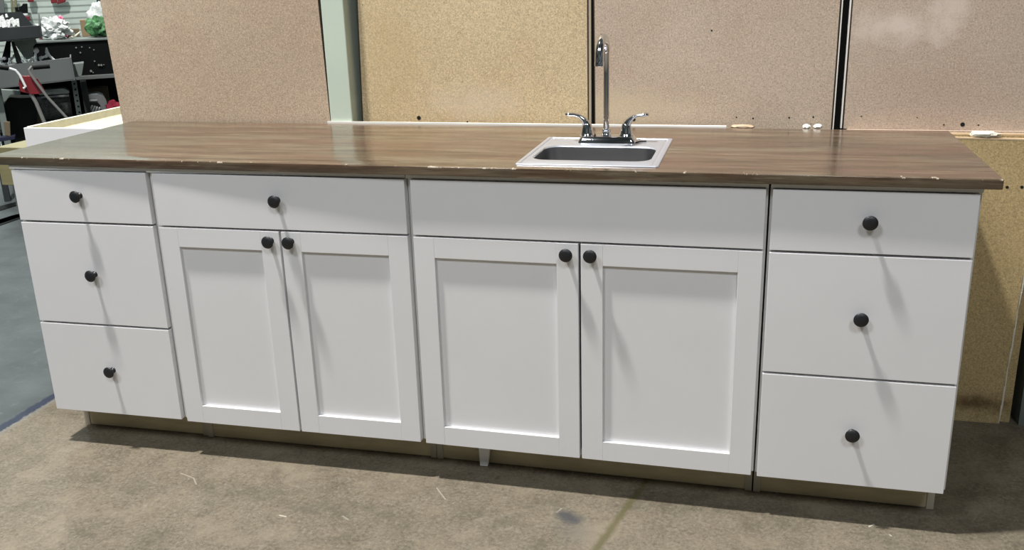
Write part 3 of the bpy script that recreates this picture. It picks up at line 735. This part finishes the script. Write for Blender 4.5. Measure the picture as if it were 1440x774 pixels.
# packets and fittings
for k, (u, v, w, h, a) in enumerate(((4, 30, 6, 13, 12), (11, 33, 6, 9, -15), (18, 31, 7, 9, 25), (24, 32, 5, 9, -5), (-2, 33, 6, 8, 0), (9, 22, 3, 4, 10), (17, 38, 8, 4, 0))):
    c = atF(u, v, YU + 3 + k); ar = math.radians(a); b = bmesh.new()
    dx, dz = RD * math.cos(ar) + Vector((0, 0, math.sin(ar))), RD * -math.sin(ar) + ND * .3 + Vector((0, 0, math.cos(ar)))
    W, H = w * .11 * I, h * .11 * I
    prism(b, [c - dx * W - dz * H, c + dx * W - dz * H, c + dx * W * .8 + dz * H, c - dx * W * .7 + dz * H * .8], ND * (.5 * I), bev=.003)
    tag(obj('hardware_packet', b, M['bag']), 'white blister packet of fittings piled in the dark upper tray', 'packet', 'packets in the upper tray')
fit_ = [(3, 83, 1.0), (2, 88, .9), (10, 92, 1.2), (18, 81, 1.1), (13, 86, .8), (19, 89, .9), (24, 93, .9), (43, 86, 1.2), (36, 84, .7), (50, 82, .9), (62, 80, 1.0), (57, 84, .8), (33, 88, .8)]
for k, (u, v, s) in enumerate(fit_):
    c = atF(u, v, YU + 3 + (k % 4)); b = bmesh.new()
    an = k * 1.9; d = Vector((math.cos(an), .3, abs(math.sin(an)) * .8 + .2)).normalized()
    lathe(b, c, d, [(-.9 * s, .35 * s), (-.5 * s, .42 * s), (-.45 * s, .26 * s), (.3 * s, .24 * s), (.4 * s, .40 * s), (.9 * s, .34 * s)], 10)
    tag(obj('chrome_fitting', b, M['silver'], smooth=True), 'shiny chrome plumbing fitting lying in the grey lower tray', 'fitting', 'fittings in the lower tray')
b = bmesh.new(); c = atF(51, 72, YU + 4); lathe(b, atF(49, 82, YU + 4), (atF(51, 70, YU + 4) - atF(49, 82, YU + 4)), [(0, .55), (.5, .3), (1.2, .28), (1.6, .62), (2.0, .68), (2.5, .3)], 12)
tag(obj('door_knob', b, M['silver'], smooth=True), 'round chrome knob standing up in the lower tray', 'knob')
b = bmesh.new(); tube(b, [atF(65, 67, YU + 5), atF(66, 74, YU + 5), atF(70, 79, YU + 5), atF(77, 85, YU + 5)], [.2 * I, .45 * I, .3 * I, .28 * I], 10)
tag(obj('chrome_lever', b, M['silver'], smooth=True), 'chrome lever propped over the rim of the lower tray', 'lever')
# --- red hand truck
YH = 100
h = thing('hand_truck', loc(alongF(atF(60, 140, YH)), far_d(YH), 0), 'red hand truck with silver tubes and black grips before the grey tray', 'hand truck')
b = cut([(28, 107), (45, 107), (53, 112), (64, 130), (56, 132), (44, 133), (29, 129), (26, 118)], YH, 1.6, .1); obj('frame_plate', b, M['red'], h)
b = bmesh.new(); tube(b, [atF(13, 96, YH - .6), atF(22, 99, YH - .6), atF(28, 106, YH - .6), atF(36, 122, YH - .6), atF(33, 124.5, YH - .6)], .28 * I, 10); obj('left_tube', b, M['silver'], h)
b = bmesh.new(); tube(b, [atF(45, 93.5, YH - .6), atF(41, 98, YH - .6), atF(43, 104, YH - .6), atF(52, 117, YH - .6), atF(66, 136, YH - .6), atF(94, 166, YH - .6)], .3 * I, 10); obj('right_tube', b, M['steeld'], h)
b = bmesh.new(); tube(b, [atF(-4, 94, YH - .6), atF(12, 96, YH - .6)], .55 * I, 12); obj('grip', b, M['blackp'], h)
b = bmesh.new(); tube(b, [atF(46, 95, YH - .6), atF(70, 93, YH - .6)], .52 * I, 12); obj('grip', b, M['blackp'], h)
b = bmesh.new(); tube(b, [atF(43, 131, YH + .5), atF(51, 145, YH + .5), atF(63, 174, YH + .5)], .42 * I, 10); obj('brace_tube', b, M['steeld'], h)
pb = atF(63, 174, YH + .5)
b = bmesh.new(); tube(b, [pb, loc(alongF(pb) + 4, far_d(YH + .5), 4)], .42 * I, 10); obj('lower_tube', b, M['steeld'], h)
pb2 = atF(94, 166, YH - .6)
b = bmesh.new(); tube(b, [pb2, loc(alongF(pb2) + 4, far_d(YH - .6), 4)], .3 * I, 10); obj('lower_tube', b, M['steeld'], h)
for xx in (alongF(pb) - 2, alongF(pb2) + 7):
    b = bmesh.new(); lathe(b, loc(xx, far_d(YH) + 1, 4), RD, [(-.9, 2.6), (-.7, 4), (.7, 4), (.9, 2.6)], 20); obj('wheel', b, M['blackp'], h)
# --- things under the trolley
b = cut([(12, 137), (27, 138), (45, 138), (52, 150), (50, 200), (6, 206), (3, 150)], 115, 8, .3)
tag(obj('black_sack', b, M['blackp']), 'bulky black sack under the grey lower tray', 'sack')
b = cut([(-12, 125), (28, 127), (30, 140), (12, 136), (3, 148), (-12, 150)], 123.5, 1.5, .2); tag(obj('folded_cloth', b, M['grey2']), 'pale green cloth behind the black sack', 'cloth')
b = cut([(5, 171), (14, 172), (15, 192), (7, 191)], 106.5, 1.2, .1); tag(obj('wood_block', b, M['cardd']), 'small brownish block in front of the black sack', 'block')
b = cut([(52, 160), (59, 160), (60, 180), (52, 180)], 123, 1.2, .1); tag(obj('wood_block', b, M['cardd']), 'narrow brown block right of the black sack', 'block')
zf = atF(60, 165, 128)
t = thing('wire_basket', loc(alongF(atF(75, 160, 128)), far_d(128) + 4, LO), 'dark wire mesh basket with a rolled item, left of the slotted post', 'basket')
b = cut([(50, 137), (98, 134), (103, 168), (60, 169)], 128, 8, .2); obj('mesh_body', b, M['mesh'], t)
b = cut([(58, 136), (97, 133.5), (97, 136), (58, 138.5)], 127.3, .6, .05); obj('basket_rim', b, M['grey'], t)
b = cut([(55, 127), (90, 124), (98, 129), (97, 132.5), (55, 134.5)], 129, 5, .3); tag(obj('rolled_sheet', b, M['sheet']), 'pale rolled plastic lying on the wire basket', 'roll')
# --- silver appliance, box and red cloth on the low shelf right of the post
t = thing('toaster', loc(alongF(atF(135, 150, 130)), far_d(130) + 3, LO), 'silver curved appliance with a slotted front on the low shelf', 'appliance')
b = cut([(121, 133), (137, 131), (145, 134), (150, 143), (154, 166), (124, 167.5), (122, 160)], 130, 6, .25); obj('housing', b, M['silver'], t)
b = cut([(123, 144), (137, 144), (141, 148), (143, 160), (124, 162)], 129.7, .5, .05); obj('dark_face', b, M['dark'], t)
b = bmesh.new(); tube(b, [atF(121, 141.5, 129.4), atF(137, 141, 129.4)], .3 * I, 8); obj('handle_bar', b, M['silver'], t)
for k in range(4):
    b = bmesh.new(); tube(b, [atF(125 + k * 4.2, 159, 129.4), atF(130 + k * 3.6, 148 + k, 129.4)], .25 * I, 8); obj('slat', b, M['silver'], t)
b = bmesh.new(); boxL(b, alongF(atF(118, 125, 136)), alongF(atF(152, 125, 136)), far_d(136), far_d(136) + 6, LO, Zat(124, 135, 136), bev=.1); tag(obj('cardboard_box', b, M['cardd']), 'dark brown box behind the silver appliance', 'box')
b = bmesh.new(); c = atF(160, 151, 128); blob(b, c + Vector((0, 0, 0)), (2.2 * I, 1.5 * I, 1.8 * I), 4, .35); tag(obj('red_cloth', b, M['redc'], smooth=True), 'crumpled red cloth beside the silver appliance, next to the board edge', 'cloth')
b = cut([(-8, 195), (21, 191), (21, 196), (-8, 201)], 106, 3, .05); tag(obj('storage_mat', b, M['blue']), 'dark navy folded mat left of the white-fronted tray', 'mat')
# --- on the slat wall
YW = 201
t = thing('cordless_drill', atF(33, 30, YW - 3), 'black tool with a red base hanging on the slat wall', 'tool')
b = cut([(26, 10), (31, 9), (32, 5), (38, 5), (39, 18), (33, 22), (27, 22)], YW - 4, 3, .2); obj('tool_body', b, M['blackp'], t)
b = cut([(32, 19), (39, 19), (39, 22), (32, 22)], YW - 4.3, 3, .1); obj('pale_band', b, M['bag'], t)
b = cut([(32, 22.5), (41, 22.5), (43, 29), (36, 28)], YW - 4.2, 3.6, .2); obj('red_base', b, M['red'], t)
for (pts, lab) in (([(38, -6), (48, -6), (47, 3), (39, 3)], 'small dark red pack hanging near the black tool on the slat wall'),
                   ([(70, -6), (81, -6), (80, 4), (72, 5)], 'left red pack of the pair at the top of the slat wall'),
                   ([(82, -6), (94, -6), (92, 3), (80, 6)], 'right red pack of the pair at the top of the slat wall')):
    b = cut(pts, YW - 2.5, 2, .2); tag(obj('hanging_pack', b, M['red']), lab, 'pack')
for (pts, mm, lab) in (([(14, -8), (18, -8), (19, 25), (16, 22)], 'olive', 'olive strap hanging left of the black tool'),
                       ([(19, -8), (23, -8), (25, 27), (21, 26)], 'olive', 'olive strap hanging nearest the black tool'),
                       ([(-10, -8), (5, -8), (7, 20), (-10, 22)], 'grey', 'grey tarp hanging at the left edge of the slat wall')):
    b = cut(pts, YW - 2.5, 1, .1); tag(obj('hanging_strap' if mm == 'olive' else 'hanging_tarp', b, M[mm]), lab, 'strap' if mm == 'olive' else 'tarp')
b = bmesh.new(); tube(b, [atF(23, 10, YW - 6), atF(25.5, 22, YW - 6), atF(24.5, 27, YW - 6)], .5 * I, 8); tag(obj('hanging_cable', b, M['blackp']), 'short black cable hanging between the strap and the black tool', 'cable')
b = cut([(136, -6), (146, -6), (143, 16), (136, 14)], YW - 4, 3, .2); tag(obj('hanging_tool', b, M['dark']), 'dark tool hanging at the right end of the slat wall', 'tool')
# --- black tape stripes on the far floor
def floor_pt(u, v):
    d = CR @ Vector(((u - 720) / CF, 1, -(v - 387) / CF)); t_ = -CC.z / d.z; return CC + d * t_
for (q, lab) in (([(-20, 296), (40, 280), (40, 285), (-20, 303)], 'wide black tape stripe on the blue floor beyond the cabinets'),
                 ([(-20, 322.5), (40, 302), (40, 304), (-20, 325)], 'narrow black tape stripe on the blue floor nearer the cabinets')):
    b = bmesh.new(); pts = [floor_pt(u, v) for u, v in q]; prism(b, [Vector((p.x, p.y, .0005)) for p in pts], (0, 0, .003))
    tag(obj('floor_tape', b, M['blackp']), lab, 'tape')
b = bmesh.new()
for k in range(5):
    c = floor_pt(1 + k * 5.2, 312 - k * 1.7)
    n_ = 20; ro, ri = 1.9 * I, 1.2 * I
    vo = [b.verts.new((c.x + ro * math.cos(2 * math.pi * q / n_), c.y + 1.7 * ro * math.sin(2 * math.pi * q / n_), .002)) for q in range(n_)]
    vi = [b.verts.new((c.x + ri * math.cos(2 * math.pi * q / n_), c.y + 1.7 * ri * math.sin(2 * math.pi * q / n_), .002)) for q in range(n_)]
    for q in range(n_): b.faces.new((vo[q], vo[(q + 1) % n_], vi[(q + 1) % n_], vi[q]))
bmesh.ops.solidify(b, geom=b.faces[:], thickness=.001)
tag(obj('floor_marking', b, M['dark']), 'faint row of dark ring marks between the two black tape stripes', 'marking')

# ================================================================== LIGHT
def area(name, loc, target, size, power, color=(1, 1, 1), shape='DISK', sy=None):
    l = bpy.data.lights.new(name, 'AREA'); l.shape = shape; l.size = size; l.energy = power; l.color = color
    if sy: l.size_y = sy
    o = bpy.data.objects.new(name, l); COL.objects.link(o); o.location = loc
    d = Vector(target) - Vector(loc); o.rotation_euler = d.to_track_quat('-Z', 'Y').to_euler(); return o
area('high_bay_and_fill', (-2.30, -.86, 8.4), (-1.8, -.5, 0), .42, 1230, (1, .955, .90))
area('high_bay_and_fill', (-3.2, -6.2, 7.5), (-.4, 0, .6), 1.8, 235, (.93, .97, 1))  # added soft fill from the front left, not a known lamp
area('high_bay_and_fill', (2.6, -6.5, 7.5), (.4, 0, .6), 1.8, 205, (.93, .97, 1))  # added soft fill from the front right, not a known lamp
area('high_bay_and_fill', tuple(loc(-20, 345, 200)), tuple(loc(-20, 335, 0)), .8, 190, (.92, 1, .96))  # added light to brighten the slat wall and far workshop
w = bpy.data.worlds.new('world'); sc.world = w; w.use_nodes = True
bg = w.node_tree.nodes['Background']
tc_ = w.node_tree.nodes.new('ShaderNodeTexCoord'); nz = w.node_tree.nodes.new('ShaderNodeTexNoise'); rp = w.node_tree.nodes.new('ShaderNodeValToRGB')
nz.inputs['Scale'].default_value = 3.2; nz.inputs['Detail'].default_value = 3
rp.color_ramp.elements[0].position = .42; rp.color_ramp.elements[0].color = (.25, .29, .28, 1)
rp.color_ramp.elements[1].position = .62; rp.color_ramp.elements[1].color = (1.7, 1.85, 1.8, 1)
w.node_tree.links.new(tc_.outputs['Generated'], nz.inputs['Vector']); w.node_tree.links.new(nz.outputs[0], rp.inputs[0]); w.node_tree.links.new(rp.outputs[0], bg.inputs[0])
bg.inputs[1].default_value = .085

sc.view_settings.view_transform = 'Standard'; sc.view_settings.look = 'None'
sc.view_settings.exposure = 0.0; sc.view_settings.gamma = 1.0; sc.view_settings.use_curve_mapping = False
